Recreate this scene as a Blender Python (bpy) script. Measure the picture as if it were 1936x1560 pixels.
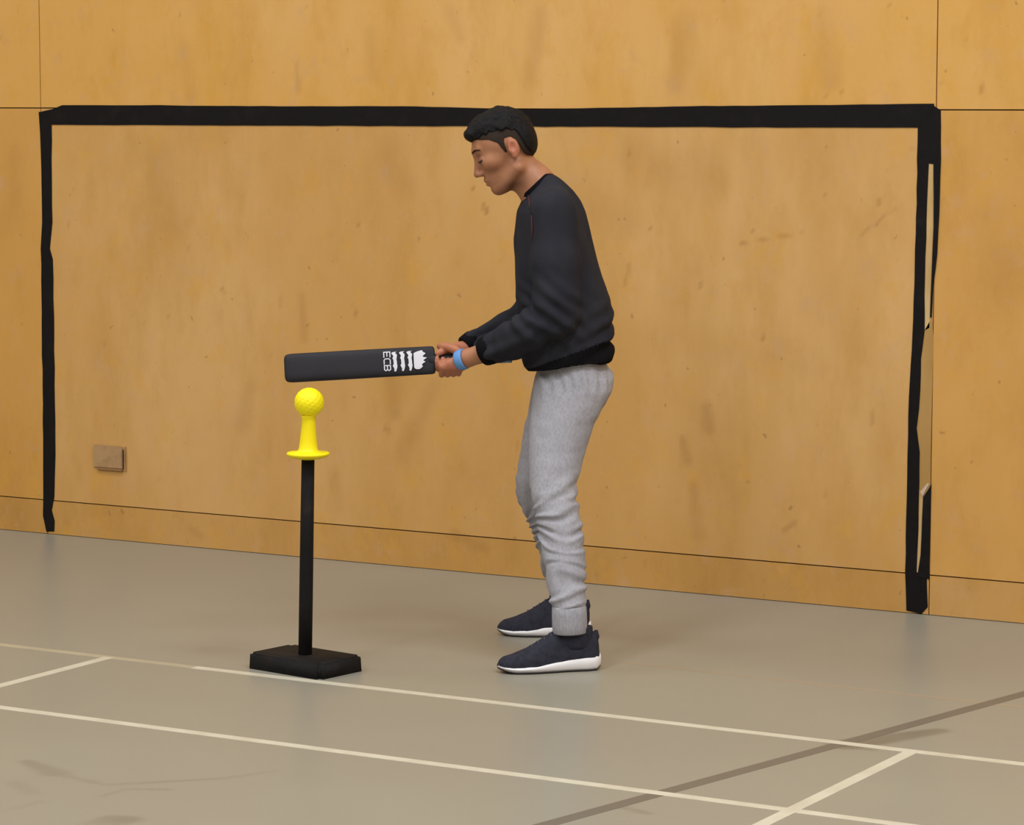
import bpy, bmesh, math, random
import numpy as np
from math import sin, cos, pi, atan, radians

for o in list(bpy.data.objects): bpy.data.objects.remove(o, do_unlink=True)
SC = bpy.context.scene
COL = SC.collection
rng = np.random.default_rng(5)

# ------------------------------------------------------------------ camera
S = 1.05                      # metres per modelling unit (badminton court lines set the scale)
F_PX, HY = 5650.0, 186.0      # focal length and horizon row for a 1936 x 1560 frame
TH, YAW = atan((780 - HY) / F_PX), atan(3272 / F_PX)
CH = 1.6                      # camera height (modelling units)
cam_d = bpy.data.cameras.new('camera'); cam = bpy.data.objects.new('camera', cam_d); COL.objects.link(cam)
cam_d.sensor_width = 36.0; cam_d.lens = F_PX / 1936 * 36.0; cam_d.clip_end = 100
cam.location = (0, 0, CH * S); cam.rotation_euler = (pi / 2 - TH, 0, YAW)
SC.camera = cam

# ------------------------------------------------------------------ world, exposure, lights
SC.view_settings.view_transform = 'Standard'; SC.view_settings.look = 'None'
SC.view_settings.gamma = 1.0; SC.view_settings.use_curve_mapping = False
SC.view_settings.exposure = 0.0
w = bpy.data.worlds.new('world'); SC.world = w; w.use_nodes = True
w.node_tree.nodes['Background'].inputs[0].default_value = (0.9, 0.93, 1.0, 1)
w.node_tree.nodes['Background'].inputs[1].default_value = 0.12

def area(name, loc, size, power, color=(0.93, 0.965, 1.0), rot=(0, 0, 0)):
    l = bpy.data.lights.new(name, 'AREA'); l.shape = 'RECTANGLE'; l.size, l.size_y = size
    l.energy = power; l.color = color
    o = bpy.data.objects.new(name, l); COL.objects.link(o); o.location = loc; o.rotation_euler = rot
    return o
CEIL = 7.2
LP = 0.43
for lx in (-9.5, -5.0, -0.5, 4.0):
    for ly in (-4.0, 0.8, 5.6):
        area('ceiling_lamp', (lx, ly, CEIL - 0.15), (1.2, 2.6), 330 * LP)
area('ceiling_lamp', (-0.5, 5.8, CEIL - 0.16), (1.2, 2.6), 330 * LP)

# ------------------------------------------------------------------ picture geometry helpers
FW = (-sin(YAW), cos(YAW)); RT = (cos(YAW), sin(YAW))
def ray(px, py):
    dx = (px - 968) / F_PX; dy = (py - 780) / F_PX
    return dx, cos(TH) - dy * sin(TH), -sin(TH) - dy * cos(TH)
def floor_pt(px, py):
    dx, f, z = ray(px, py); t = -CH / z
    u, d = dx * t, f * t
    return (u * RT[0] + d * FW[0], u * RT[1] + d * FW[1])
WALL_Y = 8.60
def wall_pt(px, py):
    dx, f, z = ray(px, py)
    X = dx * RT[0] + f * FW[0]; Y = dx * RT[1] + f * FW[1]
    t = WALL_Y / Y
    return (X * t, CH + z * t)
D0 = 8.60                                      # depth of the batter's mid plane
U0 = (1060 - 968) / F_PX * D0
def J(px, py, v=0.0):                          # person-local (u right, v away, z up)
    dx, f, z = ray(px, py); t = (D0 + v) / f
    return (dx * t - U0, v, CH + z * t)

# ------------------------------------------------------------------ mesh / object helpers
def mesh_obj(name, verts, faces, mat=None, parent=None, smooth=True, scale=S, bevel=0):
    me = bpy.data.meshes.new(name)
    v = np.asarray(verts, dtype=np.float32) * scale
    if isinstance(faces, np.ndarray) and faces.ndim == 2:
        n, k = faces.shape
        me.vertices.add(len(v)); me.vertices.foreach_set('co', v.ravel())
        me.loops.add(n * k); me.loops.foreach_set('vertex_index', faces.astype(np.int32).ravel())
        me.polygons.add(n); me.polygons.foreach_set('loop_start', np.arange(0, n * k, k, dtype=np.int32))
        me.update(calc_edges=True)
    else:
        me.from_pydata([tuple(map(float, p)) for p in v], [], [tuple(map(int, f)) for f in faces]); me.update()
    me.validate()
    me.polygons.foreach_set('use_smooth', np.full(len(me.polygons), bool(smooth)))
    o = bpy.data.objects.new(name, me); COL.objects.link(o)
    if mat: me.materials.append(mat)
    if parent: o.parent = parent
    if bevel:
        b = o.modifiers.new('bevel', 'BEVEL'); b.width = bevel; b.segments = 3; b.limit_method = 'ANGLE'
    return o
def bm_obj(name, bm, mat=None, parent=None, smooth=False):
    bmesh.ops.recalc_face_normals(bm, faces=bm.faces[:])
    for v in bm.verts: v.co *= S
    me = bpy.data.meshes.new(name); bm.to_mesh(me); bm.free()
    if smooth: me.polygons.foreach_set('use_smooth', np.ones(len(me.polygons), dtype=bool))
    o = bpy.data.objects.new(name, me); COL.objects.link(o)
    if mat: me.materials.append(mat)
    if parent: o.parent = parent
    return o
def thing(name, label, cat, loc=(0, 0, 0), rotz=0):
    o = bpy.data.objects.new(name, None); COL.objects.link(o); o.empty_display_size = 0.1
    o.location = tuple(c * S for c in loc); o.rotation_euler = (0, 0, rotz)
    o['label'] = label; o['category'] = cat
    return o
def struct(o): o['kind'] = 'structure'; return o
def rings(name, rs, mat, parent, cap=True, smooth=True):          # loft of equal rings
    n = len(rs[0]); V = [p for r in rs for p in r]; Fs = []
    for i in range(len(rs) - 1):
        for j in range(n):
            a, b = i * n + j, i * n + (j + 1) % n
            Fs.append((a, b, b + n, a + n))
    if cap: Fs.append(tuple(range(n))[::-1]); Fs.append(tuple((len(rs) - 1) * n + j for j in range(n)))
    o = mesh_obj(name, V, Fs, mat, parent, smooth)
    bm = bmesh.new(); bm.from_mesh(o.data); bmesh.ops.recalc_face_normals(bm, faces=bm.faces[:]); bm.to_mesh(o.data); bm.free()
    if smooth:
        m = o.data; m.polygons.foreach_set('use_smooth', np.ones(len(m.polygons), dtype=bool))
    return o
def slab(name, pts, thick, mat, parent, plane='wall', off=0.0):   # polygon given as 2D points, extruded off its surface
    if plane == 'wall':
        A = [(x, WALL_Y - off, z) for x, z in pts]; B = [(x, WALL_Y - off - thick, z) for x, z in pts]
    else:
        A = [(x, y, off) for x, y in pts]; B = [(x, y, off + thick) for x, y in pts]
    bm = bmesh.new()
    va = [bm.verts.new(p) for p in A]; vb = [bm.verts.new(p) for p in B]
    bm.faces.new(va); bm.faces.new(vb[::-1])
    n = len(pts)
    for i in range(n): bm.faces.new((va[i], va[(i + 1) % n], vb[(i + 1) % n], vb[i]))
    return bm_obj(name, bm, mat, parent)

# ------------------------------------------------------------------ noise in numpy
def vnoise(p, seed=0):
    p = np.asarray(p, dtype=np.float64); i = np.floor(p).astype(np.int64); f = p - i; f = f * f * (3 - 2 * f)
    def h(a, b, c):
        n = (a * 374761393 + b * 668265263 + c * 2147483647 + seed * 974711) & 0xffffffff
        n = ((n ^ (n >> 13)) * 1274126177) & 0xffffffff
        return ((n ^ (n >> 16)) & 0xffff) / 32767.5 - 1
    r = 0
    for dx in (0, 1):
        for dy in (0, 1):
            for dz in (0, 1):
                wgt = (f[:, 0] if dx else 1 - f[:, 0]) * (f[:, 1] if dy else 1 - f[:, 1]) * (f[:, 2] if dz else 1 - f[:, 2])
                r = r + wgt * h(i[:, 0] + dx, i[:, 1] + dy, i[:, 2] + dz)
    return r

# ------------------------------------------------------------------ materials
def lin(c):
    return tuple(((x / 255) / 12.92 if x / 255 <= 0.04045 else ((x / 255 + 0.055) / 1.055) ** 2.4) for x in c) + (1,)
class M:
    def __init__(s, name, color, rough=0.7, spec=0.5, metal=0, sheen=0):
        s.m = bpy.data.materials.new(name); s.m.use_nodes = True; s.nt = s.m.node_tree
        s.b = s.nt.nodes['Principled BSDF']; s.out = s.nt.nodes['Material Output']
        s.b.inputs['Base Color'].default_value = lin(color); s.b.inputs['Roughness'].default_value = rough
        s.b.inputs['Specular IOR Level'].default_value = spec; s.b.inputs['Metallic'].default_value = metal
        if sheen:
            s.b.inputs['Sheen Weight'].default_value = sheen; s.b.inputs['Sheen Roughness'].default_value = 0.6
        s.col = None; s.tc = s.n('ShaderNodeTexCoord')
    def n(s, t, **k):
        x = s.nt.nodes.new(t)
        for a, b in k.items(): setattr(x, a, b)
        return x
    def l(s, a, b): s.nt.links.new(a, b)
    def noise(s, scale, vec=(1, 1, 1), detail=3, rough=0.55):
        mp = s.n('ShaderNodeMapping'); mp.inputs['Scale'].default_value = vec
        s.l(s.tc.outputs['Object'], mp.inputs[0])
        nz = s.n('ShaderNodeTexNoise'); nz.inputs['Scale'].default_value = scale
        nz.inputs['Detail'].default_value = detail; nz.inputs['Roughness'].default_value = rough
        s.l(mp.outputs[0], nz.inputs['Vector']); return nz.outputs['Fac']
    def ramp(s, fac, lo, hi):
        r = s.n('ShaderNodeMapRange'); r.inputs['From Min'].default_value = lo; r.inputs['From Max'].default_value = hi
        s.l(fac, r.inputs['Value']); return r.outputs['Result']
    def math(s, op, a, b):
        m = s.n('ShaderNodeMath', operation=op)
        for k, x in ((0, a), (1, b)):
            if isinstance(x, (int, float)): m.inputs[k].default_value = x
            else: s.l(x, m.inputs[k])
        return m.outputs[0]
    def tint(s, fac, color, amount=1.0):
        mx = s.n('ShaderNodeMix', data_type='RGBA')
        if s.col is None: mx.inputs[6].default_value = s.b.inputs['Base Color'].default_value
        else: s.l(s.col, mx.inputs[6])
        mx.inputs[7].default_value = lin(color)
        s.l(s.math('MULTIPLY', fac, amount), mx.inputs[0]); s.col = mx.outputs[2]
        s.l(s.col, s.b.inputs['Base Color']); return s
    def attr(s, name):
        a = s.n('ShaderNodeAttribute'); a.attribute_name = name; return a.outputs['Fac']
    def bump(s, fac, strength=0.3, dist=0.002):
        b = s.n('ShaderNodeBump'); b.inputs['Strength'].default_value = strength; b.inputs['Distance'].default_value = dist
        s.l(fac, b.inputs['Height']); s.l(b.outputs[0], s.b.inputs['Normal']); return s

def ply(name, base, light, dark):
    m = M(name, base, 0.5, 0.35)
    m.tint(m.ramp(m.noise(1.5, (1, 1, 0.55), 4, 0.6), 0.42, 0.66), light, 0.75)
    m.tint(m.ramp(m.noise(2.6, (1.2, 1, 0.4), 5, 0.65), 0.50, 0.74), dark, 0.60)
    m.tint(m.ramp(m.noise(14, (1.0, 1, 0.5), 4, 0.6), 0.52, 0.72), dark, 0.28)
    m.tint(m.ramp(m.noise(55, (1, 1, 0.7), 3, 0.7), 0.55, 0.75), light, 0.22)
    m.tint(m.ramp(m.noise(7, (1, 1, 0.8), 4, 0.75), 0.54, 0.70), (206, 152, 58), 0.45)
    m.tint(m.ramp(m.noise(9, (1.1, 1, 0.9), 4, 0.7), 0.58, 0.72), (196, 154, 118), 0.40)
    m.tint(m.ramp(m.noise(30, (1, 1, 0.8), 2, 0.5), 0.71, 0.77), (128, 88, 50), 0.45)
    m.tint(m.attr('stain_shade'), (136, 88, 34), 1.0)
    m.bump(m.noise(120, (1, 1, 0.2)), 0.08, 0.001)
    return m.m
ply_mid = ply('plywood_mid', (198, 150, 86), (210, 166, 108), (184, 136, 66))
ply_gold = ply('plywood_gold', (200, 148, 76), (210, 160, 92), (184, 132, 58))
ply_top = ply('plywood_top', (210, 158, 82), (216, 170, 108), (192, 138, 54))
ply_kick = ply('plywood_kick', (190, 142, 76), (200, 154, 94), (170, 122, 54))
gap_m = M('seam_dark', (66, 44, 22), 0.9).m
fm = M('sports_floor', (141, 136, 124), 0.36, 0.45)
fm.tint(fm.ramp(fm.noise(1.1, (1, 1, 1), 3), 0.4, 0.7), (144, 143, 128), 0.6)
fm.tint(fm.ramp(fm.noise(220, (1, 1, 1), 2), 0.45, 0.75), (128, 120, 102), 0.35)
fm.tint(fm.attr('stain_shade'), (98, 90, 78), 1.0)
fm.bump(fm.noise(160), 0.06, 0.001)
floor_m = fm.m
lm = M('court_line_paint', (196, 190, 172), 0.42, 0.4)
lm.tint(lm.ramp(lm.noise(9, (1, 1, 1), 4), 0.42, 0.75), (176, 168, 146), 0.7)
line_m = lm.m
lm2 = M('worn_line_paint', (170, 160, 137), 0.42, 0.4)
lm2.tint(lm2.ramp(lm2.noise(7, (1, 1, 1), 4), 0.40, 0.70), (158, 149, 127), 0.9)
line_worn = lm2.m
line_dark = M('dark_line_paint', (104, 98, 88), 0.42, 0.4).m
line_orange = M('faded_red_line_paint', (150, 136, 116), 0.42, 0.4).m
tp = M('black_cloth_tape', (13, 9, 10), 0.7, 0.2)
tp.tint(tp.ramp(tp.noise(12, (1, 1, 1), 4), 0.55, 0.8), (34, 28, 28), 0.5)
tp.bump(tp.noise(25, (1, 1, 1), 4), 0.35, 0.003)
tape_m = tp.m
bare_m = M('bare_ply', (204, 172, 122), 0.6, 0.3); bare_m.tint(bare_m.ramp(bare_m.noise(10, (1, 1, .3), 4), .45, .7), (178, 140, 84), .8); bare_m = bare_m.m
resid_m = M('tape_residue', (166, 128, 70), 0.6, 0.3); resid_m.tint(resid_m.ramp(resid_m.noise(9, (1, 1, .3), 4), .4, .7), (184, 144, 88), .8); resid_m = resid_m.m
flake_m = M('paint_flake', (196, 176, 158), 0.6).m
patch_m = M('cover_plate', (172, 136, 94), 0.55); patch_m.tint(patch_m.ramp(patch_m.noise(20), .45, .7), (142, 108, 72), .7); patch_m = patch_m.m
patch_edge = M('cover_edge', (142, 104, 66), 0.6).m
sl = M('slit_shadow_dark', (40, 24, 14), 0.8).m

# ------------------------------------------------------------------ the hall
def tensor_plane(xs, ys):
    X, Y = np.meshgrid(xs, ys, indexing='ij'); n, m = X.shape
    idx = np.arange(n * m).reshape(n, m)
    Fq = np.stack([idx[:-1, :-1], idx[1:, :-1], idx[1:, 1:], idx[:-1, 1:]], -1).reshape(-1, 4)
    return X.ravel(), Y.ravel(), Fq
def seg_mask(P, pts, r0, r1=None, soft=0.5):
    """soft mask round a polyline; radius runs from r0 to r1"""
    r1 = r0 if r1 is None else r1
    best = np.zeros(len(P)); n = len(pts) - 1
    if n == 0: pts = [pts[0], (pts[0][0] + 1e-5, pts[0][1])]; n = 1
    for i in range(n):
        a = np.array(pts[i]); b = np.array(pts[i + 1]); ab = b - a
        t = np.clip(((P - a) @ ab) / (ab @ ab + 1e-12), 0, 1)
        d = np.linalg.norm(P - a - t[:, None] * ab, axis=1)
        r = r0 + (r1 - r0) * (i + t) / n
        best = np.maximum(best, np.clip((r - d) / (r * soft) , 0, 1))
    return best * best * (3 - 2 * best)
def set_attr(o, name, val):
    a = o.data.attributes.new(name, 'FLOAT', 'POINT'); a.data.foreach_set('value', val.astype(np.float32))

X0, X1, Y0 = -13.0, 7.0, -7.5
xs = np.concatenate([np.linspace(X0, -7.6, 12), np.arange(-7.5, -1.9, 0.016), np.linspace(-1.85, X1, 16)])
ys = np.concatenate([np.linspace(Y0, 5.1, 20), np.arange(5.2, WALL_Y, 0.016), [WALL_Y + 0.02]])
fx, fy, fq = tensor_plane(xs, ys)
floor = struct(mesh_obj('floor', np.stack([fx, fy, 0 * fx], 1), fq, floor_m, smooth=False))
P2 = np.stack([fx, fy], 1); st = np.zeros(len(P2)); Fp = floor_pt
for pts, r0, r1, k in [
    ([Fp(1605, 1408), Fp(1700, 1393), Fp(1775, 1382)], 0.075, 0.040, 0.75),
    ([Fp(1590, 1410), Fp(1650, 1418)], 0.028, 0.02, 0.45),
    ([Fp(1170, 1525), Fp(1225, 1538)], 0.02, 0.015, 0.4),
    ([Fp(50, 1440), Fp(105, 1462)], 0.025, 0.05, 0.33), ([Fp(100, 1462), Fp(200, 1484), Fp(420, 1472), Fp(520, 1458)], 0.018, 0.012, 0.25),
    ([Fp(190, 1505), Fp(240, 1492), Fp(320, 1493)], 0.012, 0.012, 0.28), ([Fp(210, 1548), Fp(240, 1550)], 0.045, 0.05, 0.38),
    ([Fp(30, 1530), Fp(80, 1515)], 0.012, 0.012, 0.2), ([Fp(30, 1480), Fp(60, 1500)], 0.03, 0.03, 0.14),
    ([Fp(400, 1228), Fp(470, 1232)], 0.07, 0.05, 0.12), ([Fp(640, 1195), Fp(900, 1215)], 0.16, 0.2, 0.07)]:  # last stroke paints the batter's soft shadow into the floor colour
    st = np.maximum(st, k * seg_mask(P2, pts, r0, r1, 0.6))
nz = vnoise(np.stack([fx * 9, fy * 9, 0 * fx], 1)) * 0.5 + 0.5
set_attr(floor, 'stain_shade', st * (0.65 + 0.5 * nz))

def strip(name, pa, pb, width, mat, z=0.0006, ext=0.0, parent=floor):
    a = np.array(pa); b = np.array(pb); d = (b - a) / np.linalg.norm(b - a); n = np.array((-d[1], d[0])) * width / 2
    a = a - d * ext; b = b + d * ext
    return slab(name, [tuple(a - n), tuple(b - n), tuple(b + n), tuple(a + n)], z, mat, parent, 'floor', 0.0)
yl1, yl2, xl1, xl2, LW = 6.755, 6.045, -5.252, -2.772, 0.035
strip('court_line', (-9.5, yl1), (-4.95, yl1), LW, line_worn)
strip('court_line', (-4.95, yl1), (3.3, yl1), LW, line_m)
strip('court_line', (-9.5, yl2), (3.3, yl2), LW, line_m)
strip('court_line', (xl1, -6.0), (xl1, yl1), LW, line_m, z=0.0008)
strip('court_line', (xl2, -6.0), (xl2, yl1), LW, line_m, z=0.0008)
xo = Fp(1903, 1540)[0]
strip('court_line', (xo, -6.0), (xo, yl2 - 0.03), LW, line_m, z=0.0008)
strip('dark_court_line', Fp(1030, 1560), Fp(1936, 1312), 0.042, line_dark, z=0.0004, ext=3.0)
strip('faded_red_line', Fp(1180, 1253), Fp(1936, 1338), 0.022, line_orange, z=0.0003, ext=0.0)

# back wall: plywood panels on a dark backing
wall = struct(mesh_obj('wall_back', [(X0, WALL_Y + 0.012, 0), (X1, WALL_Y + 0.012, 0), (X1, WALL_Y + 0.012, CEIL), (X0, WALL_Y + 0.012, CEIL)], [(0, 1, 2, 3)], gap_m, smooth=False))
sxl = wall_pt(76, 150)[0]; sxr = wall_pt(1771, 150)[0]; pw = sxr - sxl
z_top = wall_pt(968, 206)[1]; z_kick = wall_pt(0, 938)[1]
W = wall_pt
stains = [([W(300, 300), W(320, 420)], .10, .12, .10), ([W(740, 290), W(760, 345)], .10, .09, .14), ([W(915, 390), W(922, 402)], .012, .008, .6),
    ([W(892, 352), W(894, 356)], .009, .009, .5), ([W(1000, 330), W(1180, 420)], .12, .10, .10), ([W(1200, 300), W(1330, 330)], .10, .14, .12),
    ([W(570, 560), W(575, 640)], .02, .03, .22), ([W(470, 735), W(460, 800)], .04, .06, .18), ([W(740, 700), W(745, 780)], .07, .05, .2),
    ([W(820, 730), W(760, 860)], .05, .06, .16), ([W(1335, 770), W(1340, 810)], .035, .035, .3), ([W(1290, 830), W(1300, 870)], .02, .03, .3),
    ([W(1400, 460), W(1520, 440)], .006, .006, .35), ([W(1620, 450), W(1690, 395)], .006, .006, .3), ([W(1500, 990), W(1480, 1005)], .015, .01, .35),
    ([W(1310, 920), W(1320, 1010)], .03, .04, .22), ([W(1180, 540), W(1190, 500)], .01, .01, .3), ([W(420, 545), W(423, 552)], .012, .012, .4),
    ([W(455, 424), W(470, 424)], .007, .007, .5), ([W(630, 900), W(640, 960)], .05, .04, .14), ([W(1880, 420), W(1900, 520)], .12, .14, .14),
    ([W(30, 300), W(25, 420)], .08, .1, .1), ([W(1650, 780), W(1650, 800)], .01, .01, .3), ([W(860, 1010), W(920, 1040)], .03, .03, .2),
    ([W(360, 1000), W(380, 1015)], .02, .02, .22), ([W(1440, 635), W(1444, 640)], .01, .01, .5), ([W(1240, 640), W(1600, 700)], .10, .08, .06),
    ([W(700, 60), W(705, 140)], .04, .05, .12), ([W(350, 90), W(360, 180)], .05, .05, .12), ([W(1020, 30), W(1000, 150)], .06, .05, .15),
    ([W(1290, 40), W(1285, 160)], .07, .07, .16), ([W(1560, 20), W(1570, 150)], .05, .06, .12), ([W(560, 120), W(565, 170)], .015, .02, .2),
    ([W(850, 20), W(870, 70)], .05, .04, .12)]
for _ in range(80):
    x = float(rng.uniform(0, 1936)); y = float(rng.uniform(0, 1150)); r = float(rng.uniform(.004, .011))
    stains.append(([W(x, y), W(x + float(rng.normal(0, 3)), y + float(rng.normal(0, 10)))], r, r, float(rng.uniform(.12, .4))))
def panel(x0, x1, z0, z1, mat, fine):
    g = 0.0019
    x0 += g; x1 -= g; z0 += g; z1 -= g
    st_ = 0.013 if fine else 0.6
    nx = max(2, int((x1 - x0) / st_)); nz_ = max(2, int((z1 - z0) / st_))
    a, b, q = tensor_plane(np.linspace(x0, x1, nx), np.linspace(z0, z1, nz_))
    n = len(a); V = np.stack([a, np.full(n, WALL_Y), b], 1)
    # side walls of the board
    idx = np.arange(nx * nz_).reshape(nx, nz_)
    loop = np.concatenate([idx[:, 0], idx[-1, 1:], idx[-2::-1, -1], idx[0, -2:0:-1]])
    V = np.concatenate([V, V[loop] + np.array([0, 0.012, 0])]); k = len(loop)
    j = np.arange(k); side = np.stack([loop[j], loop[(j + 1) % k], n + (j + 1) % k, n + j], 1)[:, ::-1]
    o = mesh_obj('panel', V, np.concatenate([q, side]), mat, wall, smooth=False)
    s = np.zeros(len(V)); P = V[:, [0, 2]]
    if fine:
        lo, hi = P.min(0) - .3, P.max(0) + .3
        for pts, r0, r1, kk in stains:
            c = np.array(pts[0])
            if (c > lo).all() and (c < hi).all():
                m_ = (np.abs(P[:, 0] - c[0]) < .6) & (np.abs(P[:, 1] - c[1]) < .6)
                s[m_] = np.maximum(s[m_], kk * seg_mask(P[m_], pts, r0, r1, 0.9))
        s *= 0.7 + 0.5 * (vnoise(np.stack([P[:, 0] * 22, P[:, 1] * 9, P[:, 0] * 0], 1)) * .5 + .5)
    set_attr(o, 'stain_shade', s)
    return o
cols = [(sxl - 2 * pw, sxl - pw), (sxl - pw, sxl), (sxl, sxr), (sxr, sxr + pw), (sxr + pw, sxr + 2 * pw)]
for i, (a, b) in enumerate(cols):
    a = max(a, X0); b = min(b, X1)
    f = 1 <= i <= 3
    panel(a, b, 0.0, z_kick, ply_kick, f)
    panel(a, b, z_kick, z_top, ply_mid if i == 2 else ply_gold, f)
    panel(a, b, z_top, z_top + 1.22, ply_top, f)
for i, (a, b) in enumerate(cols):
    a = max(a, X0); b = min(b, X1)
    panel(a, b, z_top + 1.22, z_top + 2.44, ply_top, False)
# painted block above the boards, the other walls and the ceiling
cream = M('painted_block', (206, 196, 172), 0.8).m
cm = M('ceiling_board', (214, 210, 200), 0.9).m
struct(mesh_obj('trim_1', [(X0, WALL_Y, z_top + 2.45), (X1, WALL_Y, z_top + 2.45), (X1, WALL_Y, CEIL), (X0, WALL_Y, CEIL)], [(0, 1, 2, 3)], cream, smooth=False))
struct(mesh_obj('wall_left', [(X0, Y0, 0), (X0, WALL_Y, 0), (X0, WALL_Y, CEIL), (X0, Y0, CEIL)], [(0, 1, 2, 3)], cream, smooth=False))
struct(mesh_obj('wall_right', [(X1, Y0, 0), (X1, WALL_Y, 0), (X1, WALL_Y, CEIL), (X1, Y0, CEIL)], [(0, 1, 2, 3)], cream, smooth=False))
struct(mesh_obj('wall_front', [(X0, Y0, 0), (X1, Y0, 0), (X1, Y0, CEIL), (X0, Y0, CEIL)], [(0, 1, 2, 3)], cream, smooth=False))
struct(mesh_obj('ceiling', [(X0, Y0, CEIL), (X1, Y0, CEIL), (X1, WALL_Y, CEIL), (X0, WALL_Y, CEIL)], [(0, 1, 2, 3)], cm, smooth=False))

# ------------------------------------------------------------------ taped goal on the wall
gx, gz = wall_pt(930, 1050)
goal = thing('tape_goal', 'black tape goal outline stuck on the plywood wall behind the batter', 'goal', (gx, WALL_Y, 0))
def wslab(name, px_pts, thick, mat, off=0.0, jit=0.0, parent=goal):
    out = []
    n = len(px_pts)
    for i in range(n):
        (xa, ya), (xb, yb) = px_pts[i], px_pts[(i + 1) % n]
        L = math.hypot(xb - xa, yb - ya); k = max(1, int(L / 28)) if jit else 1
        for j in range(k):
            t = j / k
            out.append(W(xa + (xb - xa) * t + (float(rng.normal(0, jit)) if jit else 0), ya + (yb - ya) * t + (float(rng.normal(0, jit)) if jit else 0)))
    o = slab(name, [(x - gx, z) for x, z in out], thick, mat, parent, 'wall', off)
    for v in o.data.vertices: v.co.y -= WALL_Y * S
    return o
wslab('crossbar', [(74, 212), (100, 206), (118, 199), (300, 199), (500, 201), (760, 201), (900, 204), (1000, 207), (1130, 204), (1300, 201), (1600, 198), (1766, 196),
      (1766, 203), (1736, 241), (1500, 241), (1300, 240), (1000, 239), (700, 238), (400, 237), (98, 236)], 0.0025, tape_m, 0.0, 0.22)
wslab('post', [(73, 211), (98, 236), (98, 330), (99, 420), (95, 470), (100, 490), (102, 600), (104, 760), (105, 860), (103, 940), (98, 965), (104, 985), (103, 1004),
      (88, 1005), (82, 975), (82, 860), (81, 700), (79, 560), (78, 470), (80, 420), (79, 320), (76, 250)], 0.0015, tape_m, 0.0004, 0.35)
rp = wslab('post', [(1736, 241), (1766, 200), (1779, 208), (1779, 300), (1776, 312), (1756, 309), (1754, 350), (1751, 450), (1748, 560), (1749, 625), (1742, 680), (1740, 740), (1734, 810), (1739, 855), (1737, 1000), (1733, 1082),
      (1753, 1092), (1754, 1148), (1742, 1160), (1714, 1154), (1712, 1080), (1714, 980), (1716, 860), (1719, 750), (1727, 600), (1732, 440), (1735, 300)], 0.0016, tape_m, 0.0004, 0.35)
ls = wslab('loose_strip', [(1766, 309), (1779, 300), (1776, 400), (1772, 480), (1765, 540), (1762, 600), (1759, 600), (1762, 520), (1766, 430)], 0.004, tape_m, 0.0004, 0.2)
wslab('loose_strip', [(1756, 925), (1761, 915), (1759, 1000), (1757, 1095), (1735, 1090), (1741, 1050), (1746, 940)], 0.003, tape_m, 0.0004, 0.2)
wslab('bare_strip', [(1756, 309), (1764, 311), (1764, 430), (1761, 520), (1757, 620), (1748, 625), (1748, 560), (1751, 450)], 0.0004, bare_m)
wslab('bare_strip', [(1742, 930), (1746, 930), (1741, 1050), (1735, 1090), (1732, 1085), (1736, 1000)], 0.0005, bare_m)
wslab('glue_residue', [(1748, 625), (1762, 600), (1765, 640), (1762, 760), (1758, 915), (1746, 930), (1738, 925), (1738, 860), (1734, 810), (1740, 740), (1742, 680)], 0.0004, resid_m)
wslab('paint_flake', [(1741, 930), (1747, 922), (1754, 914), (1757, 916), (1750, 928), (1745, 938)], 0.0045, flake_m)

# cover plate low on the wall
px_, pz_ = W(208, 866)
plate = thing('wall_cover_plate', 'small dull beige cover plate low on the plywood near the left goal post', 'cover plate', (px_, WALL_Y, pz_))
def box(name, x0, x1, y0, y1, z0, z1, mat, parent, bev=0.0):
    bm = bmesh.new(); bmesh.ops.create_cube(bm, size=1)
    for v in bm.verts: v.co = ((x0 + x1) / 2 + v.co.x * (x1 - x0), (y0 + y1) / 2 + v.co.y * (y1 - y0), (z0 + z1) / 2 + v.co.z * (z1 - z0))
    if bev: bmesh.ops.bevel(bm, geom=bm.edges[:], offset=bev, segments=2, affect='EDGES')
    return bm_obj(name, bm, mat, parent)
hx = (W(238, 866)[0] - W(178, 866)[0]) / 2; hz = (W(208, 842)[1] - W(208, 889)[1]) / 2
box('plate', -hx, hx - 0.012, -0.007, 0.0, -hz + .008, hz, patch_m, plate, 0.003)
box('bottom_lip', -hx * .75, hx - 0.012, -0.009, 0.0, -hz, -hz + .0085, patch_edge, plate, 0.0015)
box('shadow_slit', hx - 0.0125, hx - .002, -0.005, 0.0, -hz + .01, hz - .012, sl, plate, 0.001)  # dark strip stands in for the shade along the plate's right edge
box('side_edge', hx - .003, hx + .002, -0.009, 0.0, -hz + .002, hz, patch_m, plate, 0.001)

# ------------------------------------------------------------------ batting tee and ball
rub = M('black_rubber', (15, 12, 12), 0.8, 0.25)
rub.tint(rub.ramp(rub.noise(18, (1, 1, 1), 4), .55, .8), (48, 34, 28), .5); rub.bump(rub.noise(90), .4, .002); rubber = rub.m
yel = M('yellow_plastic', (246, 224, 8), 0.5, 0.35); yel.bump(yel.noise(300), .15, .001); yellow = yel.m
cx, cy = -4.664, 6.885
tee = thing('batting_tee', 'batting tee with yellow cone top on a black pole and slab base', 'batting tee', (cx, cy, 0))
A = np.array(Fp(465, 1263)); R = np.array(Fp(690, 1268)); C0 = (A + R) / 2
half = np.linalg.norm(A - R) / 2; dF = np.array((.739, -.673)); Fc = C0 + dF * half; Bc = C0 - dF * half
print('tee centre', C0)
sh = C0 - np.array((cx, cy))
cor = [c - np.array((cx, cy)) - sh * 0 for c in (A, Fc, R, Bc)]
bm = bmesh.new(); T = 0.044
vb = [bm.verts.new((c[0], c[1], 0.0)) for c in cor]; vt = [bm.verts.new((c[0] * .985, c[1] * .985, T)) for c in cor]
bm.faces.new(vb); bm.faces.new(vt[::-1])
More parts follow.
